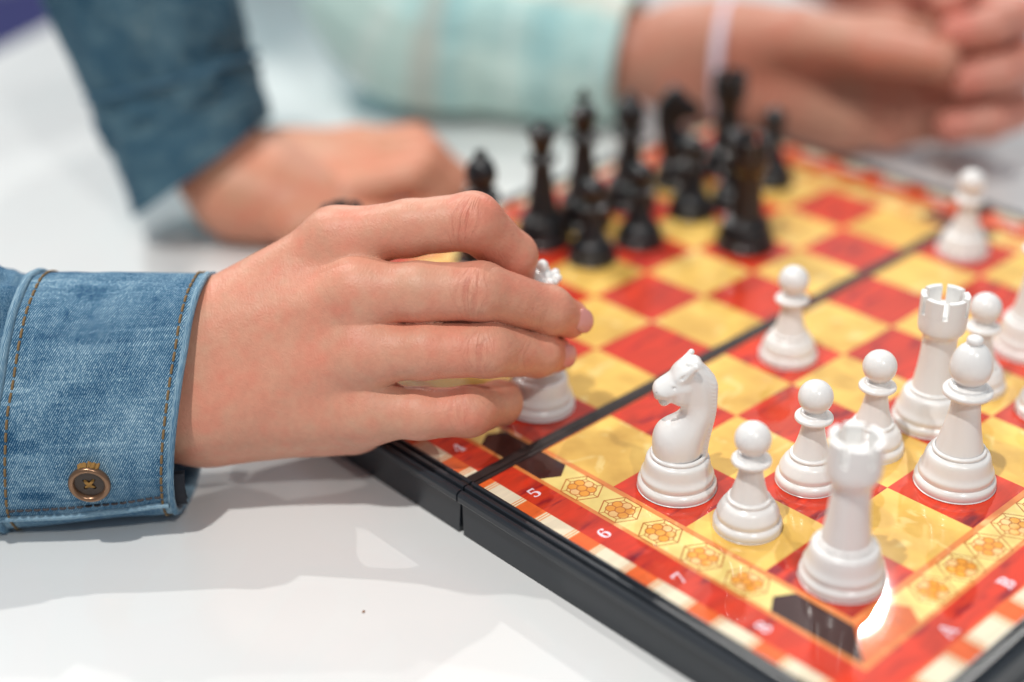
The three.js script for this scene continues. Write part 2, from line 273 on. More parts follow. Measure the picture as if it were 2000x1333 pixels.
function buildRook(t, m) {
  part('base', cached('rb', () => lathe(baseProfile(12.4, 11.5, 13.2, 7.4))), m, t);
  part('tower', cached('rs', () => lathe([[7.1, 13.5], [6.75, 16], [6.2, 20], [5.75, 25], [5.5, 30], [5.6, 32.2], [6.3, 33.6], [7.2, 34.6], [7.6, 35.8], [7.75, 38], [7.75, 41.2]])), m, t);
  const head = part('battlement', cached('rc', () => crenel(5.9, 7.75, 41.0, 47.2, 6, 0.115)), m, t);
  part('cup_floor', cached('rf', () => lathe([[7.7, 41.15], [6.5, 41.1], [5, 40.9], [2, 40.8], [0, 40.8]])), m, head);
}
function buildBishop(t, m) {
  part('base', cached('bb', () => lathe(baseProfile(12.5, 11.5, 12.8, 7.7))), m, t);
  part('stem', cached('bs', () => lathe([[7.3, 13.1], [6.7, 15.5], [5.8, 19.5], [5.0, 24], [4.45, 28.5], [4.25, 31.6]])), m, t);
  part('collar', cached('bc', () => lathe([[3.6, 31.2], [6.3, 31.7], [7.3, 32.3], [7.55, 33.1], [7.2, 33.8], [6.2, 34.1], [5.75, 34.5], [5.6, 35.2], [4.9, 35.6], [4.3, 36.0], [4.1, 36.5]])), m, t);
  part('head', cached('bh', () => lathe([[3.7, 36.3], [4.9, 37.2], [5.9, 38.9], [6.3, 41], [6.1, 43.2], [5.3, 45.6], [4, 47.6], [2.2, 49], [1.7, 49.2]])), m, t);
  part('finial', cached('bf', () => lathe([[1.5, 48.9], [2.2, 49.3], [2.45, 50.1], [2.3, 50.9], [1.6, 51.5], [0, 51.75]])), m, t);
}
function buildQueen(t, m) {
  part('base', cached('qb', () => lathe(baseProfile(12.3, 11.3, 13.4, 7.4))), m, t);
  part('stem', cached('qs', () => lathe([[7.0, 13.7], [6.3, 17], [5.4, 22], [4.6, 28], [4.1, 33], [3.95, 36.4]])), m, t);
  part('collar', cached('qc', () => lathe(collarProfile(6.6, 36.0))), m, t);
  part('crown', cached('qk', () => { const parts = [lathe([[3.3, 39.0], [3.7, 41], [4.5, 44], [5.6, 47], [5.9, 48.2], [5.2, 48.7], [4.4, 48.9], [3.2, 50.2], [1.7, 51.0], [1.2, 51.2]])]; for (let k = 0; k < 8; k++) { const s = new THREE.SphereGeometry(0.00145, 14, 10), a = k * Math.PI / 4 + 0.2; s.translate(0.0052 * Math.cos(a), 0.0487, 0.0052 * Math.sin(a)); parts.push(s); } return mergeGeometries(parts.map((p) => (p.index ? p.toNonIndexed() : p))); }), m, t);
  part('finial', cached('qf', () => lathe([[1.0, 51.0], ...arc(1.95, 0, 52.6, -0.9, Math.PI / 2, 8)])), m, t);
}
function buildKing(t, m) {
  part('base', cached('kb', () => lathe(baseProfile(12.5, 11.5, 13.8, 7.7))), m, t);
  part('stem', cached('ks', () => lathe([[7.3, 14.1], [6.5, 17.5], [5.6, 23], [4.8, 29], [4.3, 35], [4.2, 38.4]])), m, t);
  part('collar', cached('kc', () => lathe(collarProfile(7.0, 38.0))), m, t);
  part('crown', cached('kk', () => lathe([[3.5, 41.1], [4.0, 43.5], [4.9, 47], [5.9, 50], [6.1, 51], [5.3, 51.7], [3.4, 52.7], [1.6, 53.4], [1.3, 53.6]])), m, t);
  part('cross', cached('kx', () => { const s = new THREE.Shape(); [[-0.8, 0], [0.8, 0], [0.75, 2.3], [2.6, 2.1], [2.6, 4.1], [0.75, 3.9], [0.95, 6.6], [-0.95, 6.6], [-0.75, 3.9], [-2.6, 4.1], [-2.6, 2.1], [-0.75, 2.3]].forEach(([x, y], i) => (i ? s.lineTo(x, y) : s.moveTo(x, y))); const e = new THREE.ExtrudeGeometry(s, { depth: 1.2, bevelEnabled: true, bevelSize: 0.25, bevelThickness: 0.3, bevelSegments: 3 }); e.translate(0, 53.4, -0.6); e.scale(0.001, 0.001, 0.001); return e; }), m, t);
}
// The knight's head: an outline in its own plane (x forwards, y up), rounded to both sides, with ears, mane, eye and mouth.
const horseOutline = [[7.6, 6.0], [7.9, 12.0], [8.1, 16], [7.8, 19.3], [6.5, 22.2], [4.0, 24.3], [0.9, 26.0], [-0.3, 27.6], [0.2, 29.4], [1.2, 30.8], [2.9, 31.2], [4.3, 30.3], [5.9, 30.2], [6.7, 31.2], [6.6, 32.2], [7.9, 32.6], [8.2, 33.8], [8.5, 35.2], [8.0, 36.9], [6.3, 38.4], [3.4, 40.6], [2.2, 42.6], [0.6, 44.2], [-2.6, 44.6], [-5.6, 43.2], [-8.2, 40.2], [-9.7, 36.2], [-10.3, 31.5], [-10.2, 27], [-8.9, 22], [-7.8, 17.5], [-7.3, 14], [-7.0, 12.0], [-6.8, 6]];
const horseCurve = new THREE.CatmullRomCurve3(horseOutline.map(([x, y]) => new THREE.Vector3(x, y, 0)), true, 'centripetal').getPoints(110).slice(0, -1).map((p) => [p.x, p.y]);
function polygon(px, py, p) {
  let d = 1e9, s = 1;
  for (let i = 0, j = p.length - 1; i < p.length; j = i++) {
    const ex = p[j][0] - p[i][0], ey = p[j][1] - p[i][1], wx = px - p[i][0], wy = py - p[i][1], t = clamp((wx * ex + wy * ey) / (ex * ex + ey * ey), 0, 1), bx = wx - ex * t, by = wy - ey * t;
    d = Math.min(d, bx * bx + by * by);
    const c1 = py >= p[i][1], c2 = py < p[j][1], c3 = ex * wy > ey * wx; if ((c1 && c2 && c3) || (!c1 && !c2 && !c3)) s = -s;
  }
  return s * Math.sqrt(d);
}
function horseField(x, y, z) {
  const az = Math.abs(z), w = mix(7.6, 4.4, smoothstep(15, 32, y)) + 0.9 * smoothstep(33, 37, y) * smoothstep(-1, 3, x), R = w * 0.93, qx = polygon(x, y, horseCurve) + R, qz = az - w + R;
  let d = Math.min(Math.max(qx, qz), 0) + Math.hypot(Math.max(qx, 0), Math.max(qz, 0)) - R;
  d = smin(d, cone(x, y, az, [0.6, 40.2, 3.0, 1.7, -3.6, 44.9, 4.9, 0.95]), 1.2);                 // ears
  d = Math.max(d, -cone(x, y, az, [0.6, 41.2, 5.0, 0.7, -2.8, 45.0, 6.2, 0.45]));
  d = smin(d, Math.hypot(x - 2.9, y - 38.3, (az - 3.3) * 1.1) - 0.85, 0.7);                       // brow and eye
  d = Math.max(d, -(Math.hypot(x - 2.6, y - 37.9, az - 4.6) - 0.55));
  d = smin(d, cone(x, y, az, [0.4, 33.2, 2.6, 2.2, -0.2, 36.5, 3.0, 2.0]), 1.6);                  // cheek
  d = Math.max(d, -cone(x, y, az, [8.9, 33.2, 0, 0.28, 4.8, 33.0, 4.0, 0.28]));                    // mouth
  d = Math.max(d, -(Math.hypot(x - 7.3, y - 35.4, az - 2.5) - 0.42));                             // nostril
  const mx = mix(-9.5, -7.4, smoothstep(30, 13, y)) + 5.4 * smoothstep(35.5, 45.5, y) ** 1.3;    // mane along the back of the neck
  const lock = Math.sin((y * 1.0 + az * 0.9 - x * 0.8) * 5);
  const band = Math.hypot((x - mx - 0.9) * 0.62, Math.max(0, az - 1.5) * 0.9, Math.max(0, 10.5 - y, y - 44.3) * 1.2) - (1.5 + 0.05 * lock);
  return smin(d, band, 0.5);
}
function horseGeometry() { const g = netMesh(horseField, [-14, 4, -10], [11, 49, 10], 0.42); g.translate(0, -0.017, 0); return g; }
function buildKnight(t, m) {
  part('base', cached('nb', () => lathe(baseProfile(12.4, 11.4, 12.6, 8.2))), m, t);
  part('horse_head', cached('nh', horseGeometry), m, t);
}
const W = 'white chess pieces', K = 'black chess pieces', turnTo = (x, z) => Math.atan2(-z, x);
const wp = (label, x, z) => piece('white_pawn', label, 'pawn', W, ivory, x, z, buildPawn);
piece('white_rook', 'white plastic rook on the red corner square at the corner of the 8 row', 'rook', W, ivory, 13.2, -13.1, buildRook, 0.2);
wp('white plastic pawn on a yellow square between the corner rook and the white knight', 13.7, -47.9);
piece('white_knight', 'white plastic knight with carved horse head on a red square', 'knight', W, ivory, 14.4, -76.5, buildKnight, turnTo(-0.76, -0.65));
wp('white plastic pawn on the red square diagonally inward from the corner rook', 45.8, -49.6);
piece('white_bishop', 'white plastic bishop with round head and small knob on a red square', 'bishop', W, ivory, 77.3, -17.3, buildBishop);
wp('white plastic pawn standing between another pawn and the inner white rook', 75.0, -46.8);
piece('white_rook', 'white plastic rook standing behind the white bishop, away from the board edge', 'rook', W, ivory, 102.8, -43.1, buildRook, 0.62);
wp('lone white plastic pawn on a red square beside the fold of the board', 104.5, -103.1);
wp('white plastic pawn half hidden behind the white bishop', 133, -44.8);
piece('white_king', 'tall white piece standing beside the pawn that the bishop half hides', 'king', W, ivory, 170.2, -46.2, buildKing);
wp('white pawn between the bishop and the tall white piece, on the edge row', 135.4, -18.7);
wp('blurred white pawn near the rim of the board, by the opponent\'s hand', 224.9, -107.2);
{
  const q = piece('white_queen', 'white plastic queen gripped by the fingers beside the board fold', 'queen', W, ivory, 17.4, -141.9, buildQueen);
  q.rotation.set(0.024, 0, -0.024); q.position.y += 0.0004;
}
const bp = (label, x, z) => piece('black_pawn', label, 'pawn', K, ebony, x, z, buildPawn);
bp('black pawn in front of the black queen, next to the index finger', 112.9, -210.0);
bp('black pawn in front of the black king', 138.7, -207.2);
bp('black pawn in front of the upright black bishop', 176.1, -211.5);
piece('black_rook', 'large black piece standing forward of the black pawn row', 'rook', K, ebony, 167.6, -174.3, buildRook, 0.3);
bp('black pawn hidden behind the forward black piece', 195.9, -204.1);
bp('black pawn at the end of its row by the opponent\'s hand', 228.1, -208.8);
piece('black_queen', 'black queen with spiked crown in the back row beside the black king', 'queen', K, ebony, 110.9, -236.8, buildQueen);
piece('black_king', 'black king with a cross, tallest of the back row', 'king', K, ebony, 136.3, -238.0, buildKing, -0.8);
piece('black_bishop', 'black bishop between the black king and the black knight', 'bishop', K, ebony, 165.4, -238.4, buildBishop);
piece('black_knight', 'black knight facing the rook at the end of the back row', 'knight', K, ebony, 199.0, -238.5, buildKnight, turnTo(0.73, 0.68));
piece('black_rook', 'black rook at the end of the back row by the opponent\'s wrist', 'rook', K, ebony, 224.8, -232.5, buildRook);
piece('black_bishop', 'black bishop rising alone behind the bent index finger', 'bishop', K, ebony, 75.3, -234.3, buildBishop);
bp('black pawn behind the grasping hand, glimpsed between two fingers', 44.8, -204.9);
piece('black_rook', 'black rook hidden behind the knuckle of the grasping hand', 'rook', K, ebony, 9.0, -236.4, buildRook, 0.5);

// ------------------------------------------------------------------ hands
const cones = (list) => { const out = []; for (let i = 0; i + 1 < list.length; i++) out.push([...list[i], ...list[i + 1]]); return out; };
function handField(palm, fingers, palmK, webK) {
  const pc = palm.flatMap(cones), fc = fingers.map(cones);
  const box = fc.map((f) => { const b = [1e9, 1e9, 1e9, -1e9, -1e9, -1e9]; f.forEach((c) => { for (const o of [0, 4]) for (let i = 0; i < 3; i++) { b[i] = Math.min(b[i], c[o + i] - c[o + 3]); b[i + 3] = Math.max(b[i + 3], c[o + i] + c[o + 3]); } }); return b; });
  return (x, y, z) => {
    let p = 1e3; for (const c of pc) p = smin(p, cone(x, y, z, c), palmK);
    let d = p;
    for (let i = 0; i < fc.length; i++) {
      const b = box[i], far = Math.hypot(Math.max(b[0] - x, 0, x - b[3]), Math.max(b[1] - y, 0, y - b[4]), Math.max(b[2] - z, 0, z - b[5]));
      if (far > 12 && far > d + 1) { d = Math.min(d, far); continue; }
      let f = 1e3; for (const c of fc[i]) f = smin(f, cone(x, y, z, c), 2.2);
      d = Math.min(d, smin(p, f, webK));
    }
    return d;
  };
}
function bounds(lists, pad) { const lo = [1e9, 1e9, 1e9], hi = [-1e9, -1e9, -1e9]; lists.flat().forEach((j) => { for (let i = 0; i < 3; i++) { lo[i] = Math.min(lo[i], j[i] - j[3] - pad); hi[i] = Math.max(hi[i], j[i] + j[3] + pad); } }); return [lo, hi]; }
function skinColour(base, spots) {
  return (x, y, z) => {
    const m = fbm(x / 16, y / 16, z / 16, 3) - 0.5, s = noise(x / 1.1, y / 1.1, z / 1.1) - 0.5, q = fbm(x / 5 + 9, y / 5, z / 5, 2) - 0.5;
    let red = 1.2 * m + 0.8 * q + 0.5 * (noise(x / 2.3, y / 2.3, z / 2.3) - 0.5); for (const [sx, sy, sz, r, k] of spots) { const d = Math.hypot(x - sx, y - sy, z - sz) / r; if (d < 1) red += k * (1 - d * d) ** 2 * (0.8 + 0.9 * (noise(x / 2, y / 2, z / 2) - 0.3)); }
    const l = 1 + 0.16 * m + 0.09 * s;
    return [base[0] * l * (1 + 0.04 * red), base[1] * l * (1 - 0.26 * red), base[2] * l * (1 - 0.26 * red)];
  };
}
const skinA = {
  palm: [
    [[-105.2, 29.9, -237.8, 14.5], [-72.2, 34.6, -209.8, 15]], [[-113.8, 12.5, -228.3, 14.5], [-80.5, 14.6, -198.0, 14]],
    [[-69.0, 35.0, -207.0, 15.3], [-33.9, 66.3, -180.5, 10.0]], [[-73.5, 32.0, -203.5, 16], [-38.5, 55.1, -164.0, 10.4]],
    [[-78.7, 20.9, -198.6, 15.5], [-43.8, 38.1, -157.8, 10.2]], [[-80.5, 14.6, -198.0, 14.2], [-45.7, 19.2, -154.9, 9.8]],
    [[-75.3, 8.9, -198.2, 12], [-43.3, 11.3, -165.4, 12.2]], [[-62.3, 20.5, -206.4, 14], [-32.5, 34.0, -176.9, 11]], [[-59.1, 28.6, -212.6, 15], [-22.1, 27.1, -205.6, 13]],
  ],
  thumb: [[-22.1, 27.1, -205.6, 13], [-3.6, 25.0, -199.4, 10.5], [15.0, 31.7, -176.6, 9.6], [22.2, 33.5, -154.4, 8]],
  index: [[-33.9, 66.3, -180.5, 9.7], [-18.8, 71.8, -161.5, 8.9], [-5.2, 74.6, -146.5, 8.9], [7.9, 59.3, -143.4, 7.9], [10.9, 46.2, -146.3, 6.8]],
  middle: [[-38.5, 55.1, -164.0, 9.8], [-26.6, 56.8, -148.3, 9.3], [-12.8, 56.7, -135.7, 9.0], [10.0, 44.4, -128.9, 7.7], [18.9, 38.0, -128.3, 6.4]],
  ring: [[-43.8, 38.1, -157.8, 9.6], [-31.1, 40.4, -141.7, 8.7], [-15.7, 39.4, -129.9, 8.5], [4.8, 30.2, -129.3, 7.5], [13.7, 26.0, -130.5, 6.2]],
  pinky: [[-45.7, 19.2, -154.9, 9.4], [-35.0, 19.6, -141.1, 8.0], [-22.9, 19.3, -131.6, 7.8], [-7.7, 14.9, -134.0, 7.2], [0.3, 10.6, -140.6, 6.2]],
};
const skinMaterial = (o) => std({ vertexColors: true, roughness: 0.44, specularIntensity: 0.65, sheen: 0.1, sheenRoughness: 0.5, sheenColor: rgb(1, 0.6, 0.5), ...o });
const girl = thing('person', 'person in a blue denim shirt reaching over to lift the white queen', 'person');
{
  // a flat chart of the back of the hand for pores and creases
  const o = new THREE.Vector3(-73.5, 30, -203.5), mid = new THREE.Vector3(-38.5, 55.1, -164), e1 = mid.clone().sub(o).normalize();
  const across = new THREE.Vector3(-33.9, 66.3, -180.5).sub(new THREE.Vector3(-45.7, 19.2, -154.9)), nn = e1.clone().cross(across).normalize(), e2 = nn.clone().cross(e1).multiplyScalar(-1);
  if (e2.dot(across) < 0) e2.negate();
  const W0 = 190, H0 = 130, chart = (x, y, z) => { const v = new THREE.Vector3(x, y, z).sub(o); return [(v.dot(e1) + 60) / W0, (v.dot(e2) + 62) / H0]; };
  const TW = 1640, TH = 1120, mm = TW / W0;
  const joints = [];                                     // wrinkled skin over the finger joints: place and direction on the chart, reach along and across
  for (const f of ['index', 'middle', 'ring', 'pinky']) for (const [k, along_, deep] of [[2, f === 'ring' ? 5.2 : f === 'pinky' ? 4.6 : 6.2, f === 'pinky' ? 0.6 : f === 'ring' ? 0.8 : 1], [3, 3.2, 0.45]]) {
    if (f === 'index' && k === 3) continue;
    const flat = (p) => { const [u, v] = chart(p[0], p[1], p[2]); return [u * W0, v * H0]; }, a = flat(skinA[f][k - 1]), b = flat(skinA[f][k]), d = flat(skinA[f][k + 1]), t = Math.atan2(d[1] - a[1], d[0] - a[0]);
    joints.push([b[0], b[1], Math.cos(t), Math.sin(t), along_, skinA[f][k][3] * 0.95, deep, joints.length * 13.7]);
  }
  const wrinkle = (u, v) => {
    let s = 0;
    for (const [ju, jv, cx, sx, la, lc, deep, id] of joints) {
      const du = u - ju, dv = v - jv; if (Math.abs(du) > 13 || Math.abs(dv) > 13) continue;
      const q = du * cx + dv * sx, h = -du * sx + dv * cx, m = Math.exp(-((q / la) ** 2) * 1.6 - ((h / lc) ** 2) * 1.4); if (m < 0.03) continue;
      const bend = q * (1 + 0.018 * h * h) + 1.1 * (noise(q / 2.4 + id, h / 2.4, 3.5) - 0.5), n1 = 1 - Math.abs(2 * noise(bend * 0.85 + id, h * 0.13 + id, 1.5) - 1), n2 = 1 - Math.abs(2 * noise(bend * 1.7 + id, h * 0.4, 2.5) - 1);
      s += deep * m * (0.9 * smoothstep(0.72, 1, n1) + 0.4 * smoothstep(0.7, 1, n2));
    }
    return s;
  };
  const skinMarks = paint(TW, TH, true, (x, y) => { const u = x / mm, v = y / mm, k = clamp(wrinkle(u, v), 0, 1), p = noise(u * 1.7, v * 1.7, 8.5) > 0.86 ? 0.03 : 0; return [255 * (1 - 0.07 * k - p * 0.5), 255 * (1 - 0.13 * k - p), 255 * (1 - 0.13 * k - p)]; });
  const skinBump = paint(TW, TH, false, (x, y) => {
    const u = x / mm, v = y / mm, w = 2.5 * (noise(u / 3, v / 3, 5.5) - 0.5);
    const fine = noise(u * 2.1 + w, v * 1.5 + w, 1.5) * 0.6 + noise(u * 4.3 - w, v * 3.4, 2.5) * 0.4, lines = Math.abs(noise((u + v * 0.5) * 1.4, (v - u * 0.5) * 2.6, 6.5) - 0.5);
    const s = 150 - 62 * wrinkle(u, v) + 46 * (fine - 0.5) + 30 * lines; return [s, s, s];
  });
  const spots = [[-5.2, 78, -144, 15, 0.5], [-12.8, 58, -128, 10, 0.15], [-15.7, 40, -122, 10, 0.2], [-22.9, 20, -124, 9, 0.12], [18.9, 38, -126, 13, 0.55], [13.7, 26, -126, 12, 0.6], [8, 56, -140, 16, 0.35], [-33.9, 70, -176, 12, 0.3], [0, 12, -138, 10, 0.5]];
  const palmLists = skinA.palm, f = [skinA.thumb, skinA.index, skinA.middle, skinA.ring, skinA.pinky], [lo, hi] = bounds([...palmLists, ...f], 3), base = handField(palmLists, f, 9, 5.5);
  const sdf = (x, y, z) => { const d = base(x, y, z); return Math.abs(d) < 2 ? d - 0.35 * (fbm(x / 9, y / 9, z / 9, 2) - 0.5) : d; };
  const hand = part('hand', netMesh(sdf, lo, hi, 0.66, skinColour([0.655, 0.298, 0.2], spots), chart), skinMaterial({ bumpMap: skinBump, bumpScale: 0.0008, map: skinMarks }), girl);
  hand.userData.label = 'hand with bent fingers closing round the white queen';
  // fingernails: thin curved plates set into the tips that show them
  const nailMat = std({ color: rgb(0.70, 0.30, 0.26), roughness: 0.25, clearcoat: 0.4, clearcoatRoughness: 0.2 });
  const nail = (tip, prev, out, len, wid) => {
    const d = new THREE.Vector3(...tip.slice(0, 3)).sub(new THREE.Vector3(...prev.slice(0, 3))).normalize(), n = new THREE.Vector3(...out); n.addScaledVector(d, -n.dot(d)).normalize(); const s = d.clone().cross(n);
    const r = tip[3] + 0.35, P = [], I = [], nu = 14, nv = 14, top = [], c0 = new THREE.Vector3(...tip.slice(0, 3));
    for (const lift of [0, -0.9]) for (let i = 0; i <= nu; i++) for (let j = 0; j <= nv; j++) {
      let a = (i / nu) * 2 - 1, b = (j / nv) * 2 - 1; const q = Math.max(Math.abs(a), Math.abs(b)), k = q > 0 ? q / (Math.abs(a) ** 2.3 + Math.abs(b) ** 2.3) ** (1 / 2.3) : 0; a *= k; b *= k;
      const ang = (b * wid) / 2 / r, ax = a * len / 2, bulge = r * Math.cos(ax / (r * 1.9)) + lift - 0.25 * (a * a) ** 2;
      const p = c0.clone().addScaledVector(d, ax + 0.6).addScaledVector(n, bulge * Math.cos(ang)).addScaledVector(s, bulge * Math.sin(ang)); const w = V(p.x, p.y, p.z); P.push(w.x, w.y, w.z);
    }
    const m = (nu + 1) * (nv + 1);
    for (let i = 0; i < nu; i++) for (let j = 0; j < nv; j++) { const a = i * (nv + 1) + j; I.push(a, a + nv + 1, a + 1, a + 1, a + nv + 1, a + nv + 2, m + a, m + a + 1, m + a + nv + 1, m + a + 1, m + a + nv + 2, m + a + nv + 1); }
    const rim = []; for (let j = 0; j <= nv; j++) rim.push(j); for (let i = 1; i <= nu; i++) rim.push(i * (nv + 1) + nv); for (let j = nv - 1; j >= 0; j--) rim.push(nu * (nv + 1) + j); for (let i = nu - 1; i >= 1; i--) rim.push(i * (nv + 1));
    rim.forEach((a, i) => { const b = rim[(i + 1) % rim.length]; I.push(a, b, m + a, b, m + b, m + a); });
    const ge = new THREE.BufferGeometry(); ge.setAttribute('position', new THREE.Float32BufferAttribute(P, 3)); ge.setIndex(I); ge.computeVertexNormals(); part('fingernail', ge, nailMat, hand);
  };
  nail(skinA.middle[4], skinA.middle[3], [-0.1, 0.35, 0.9], 8.6, 8.4);
  nail(skinA.ring[4], skinA.ring[3], [0.1, 0.2, 0.95], 8.6, 8.2);
}

// ------------------------------------------------------------------ denim
function denim(w, h, scale, wearShade) {   // scale: pixels per millimetre
  return paint(w, h, true, (x, y) => {
    const u = x / scale, v = y / scale, wob = 0.5 * (noise(u / 2.5, v / 2.5, 1.5) - 0.5);
    const tw = (((u + v * 0.55 + wob) / 0.74) % 1 + 1) % 1, thread = 0.5 + 0.5 * Math.sin(tw * 6.283), grain = noise(u * 3.1, v * 3.1, 2.5), slub = noise(u * 1.1, v / 9, 3.5) * 0.55 + noise(u / 11, v * 1.0, 4.5) * 0.45;
    const fadeK = clamp(0.5 + 1.6 * (fbm(u / 11, v / 15, 5.5, 5) - 0.5) + 0.25 * (slub - 0.5) + wearShade(u, v), 0, 1), white = clamp(0.15 + 0.5 * fadeK + 1.05 * (thread * grain - 0.25) + 0.08 * (slub - 0.5), 0, 1);
    return [mix(20, 190, white), mix(64, 214, white), mix(100, 224, white)];
  });
}
const tile = denim(768, 768, 12, () => -0.05);
const denimBump = paint(512, 512, false, (x, y) => { const u = x / 16, v = y / 16, t = 0.5 + 0.5 * Math.sin((u + v * 0.55) / 0.74 * 6.283); const s = 90 + 100 * t * noise(u * 3, v * 3, 1.5) + 60 * (noise(u * 1.2, v * 1.2, 2.5) - 0.5); return [s, s, s]; });
const denimMat = (map, o = {}) => std({ map, roughness: 0.9, specularIntensity: 0.3, sheen: 0.3, sheenRoughness: 0.6, sheenColor: rgb(0.6, 0.7, 0.8), ...o });
// A tube of cloth: rings [centre, semi-axis up, semi-axis across] in mm with directions; shape(theta, s) adds folds.
function cloth(rings, up, shape, nT, nS, uvScale) {
  const c = new THREE.CatmullRomCurve3(rings.map((r) => new THREE.Vector3(...r[0]))), P = [], U = [], I = [], total = c.getLength();
  for (let i = 0; i <= nS; i++) {
    const s = i / nS, p = c.getPoint(s), d = c.getTangent(s), f = d.clone().cross(up).normalize(), u = f.clone().cross(d).normalize(), k = s * (rings.length - 1), a = Math.min(Math.floor(k), rings.length - 2), t = k - a, ru = mix(rings[a][1], rings[a + 1][1], t), rf = mix(rings[a][2], rings[a + 1][2], t);
    for (let j = 0; j <= nT; j++) {
      const th = (j / nT) * 2 * Math.PI, q = shape(th, s), r = 1 + q[0] / ru, v = p.clone().addScaledVector(u, Math.cos(th) * ru * r).addScaledVector(f, Math.sin(th) * rf * r).addScaledVector(d, q[1]);
      const w = V(v.x, v.y, v.z); P.push(w.x, w.y, w.z); U.push((s * total + q[1]) / uvScale[0], (j / nT) * 6.283 * (ru + rf) / 2 / uvScale[1]);
    }
  }
  for (let i = 0; i < nS; i++) for (let j = 0; j < nT; j++) { const a = i * (nT + 1) + j, b = a + nT + 1; I.push(a, a + 1, b, b, a + 1, b + 1); }
  const g = new THREE.BufferGeometry(); g.setAttribute('position', new THREE.Float32BufferAttribute(P, 3)); g.setAttribute('uv', new THREE.Float32BufferAttribute(U, 2)); g.setIndex(I); g.computeVertexNormals(); return g;
}
const CUFF0 = [-120.5, 18.6, -238.7], CUFF1 = [-79.2, 19.0, -201.7], axis = new THREE.Vector3().subVectors(new THREE.Vector3(...CUFF1), new THREE.Vector3(...CUFF0)), cuffLength = axis.length(); axis.normalize();
const tilt = new THREE.Vector3(0.339, 0.877, -0.339), side = axis.clone().cross(tilt).normalize(), lift = side.clone().cross(axis).normalize();
const cuffFold = (th, s) => [0.9 * (fbm(Math.cos(th) * 2 + 4, Math.sin(th) * 2 + 4, s * 2.2, 3) - 0.5) * 2 + 0.5 * Math.sin(th * 5 + s * 2) * (1 - s) + 0.35 * Math.sin(s * 3.1) + (1.8 * (noise(th * 3.6 + 9, s * 1.4, 1.5) - 0.5) * 2) * smoothstep(0.5, 0.1, s) + 0.7 * (noise(th * 4.1 + 2, s * 2, 5.5) - 0.5) * 2 * smoothstep(0.75, 0.92, s), 0];
const cuffPoint = (th, s, out = 0) => {   // th 0 is up, a quarter turn faces the near side of the table
  const ru = mix(40.5, 38.6, s), rf = mix(27, 26, s), q = cuffFold(th, s), round = (Math.abs(Math.cos(th)) ** 2.3 + Math.abs(Math.sin(th)) ** 2.3) ** (-1 / 2.3), k = round * (1 + (q[0] + out) / ru), slant = 6.5 * Math.cos(th);
  return new THREE.Vector3(...CUFF0).addScaledVector(axis, s * cuffLength + slant).addScaledVector(lift, Math.cos(th) * ru * k + 1.4 * s).addScaledVector(side, Math.sin(th) * rf * k);
};
function cuffSheet(s0, s1, th0, th1, out0, out1, nS, nT) {
  const P = [], U = [], I = [];
  for (const o of [out0, out1]) for (let i = 0; i <= nS; i++) for (let j = 0; j <= nT; j++) { const s = mix(s0, s1, i / nS), th = mix(th0, th1, j / nT), p = cuffPoint(th, s, o), w = V(p.x, p.y, p.z); P.push(w.x, w.y, w.z); U.push(s, th / 6.2832); }
  const row = nT + 1, m = (nS + 1) * row;
  for (let i = 0; i < nS; i++) for (let j = 0; j < nT; j++) { const a = i * row + j, b = a + row; I.push(a, b, a + 1, b, b + 1, a + 1, m + a, m + a + 1, m + b, m + b, m + a + 1, m + b + 1); }
  for (let j = 0; j < nT; j++) { const a = nS * row + j; I.push(a, m + a, a + 1, a + 1, m + a, m + a + 1); I.push(j, j + 1, m + j, j + 1, m + j + 1, m + j); }
  for (let i = 0; i < nS; i++) for (const j of [0, nT]) { const a = i * row + j, b = a + row; I.push(a, m + a, b, b, m + a, m + b); }
  const g = new THREE.BufferGeometry(); g.setAttribute('position', new THREE.Float32BufferAttribute(P, 3)); g.setAttribute('uv', new THREE.Float32BufferAttribute(U, 2)); g.setIndex(I); g.computeVertexNormals(); return g;
}
function along(f, n, r, radial = 8) { const c = new THREE.CatmullRomCurve3(Array.from({ length: n + 1 }, (_, i) => { const p = f(i / n); return V(p.x, p.y, p.z); })); return new THREE.TubeGeometry(c, n * 2, r / 1000, radial); }
const frontSide = side.dot(new THREE.Vector3(-0.59, 0.48, 0.65)) > 0 ? 1 : -1;     // +1 when a quarter turn already faces the near side
const TH = (t) => t * frontSide;
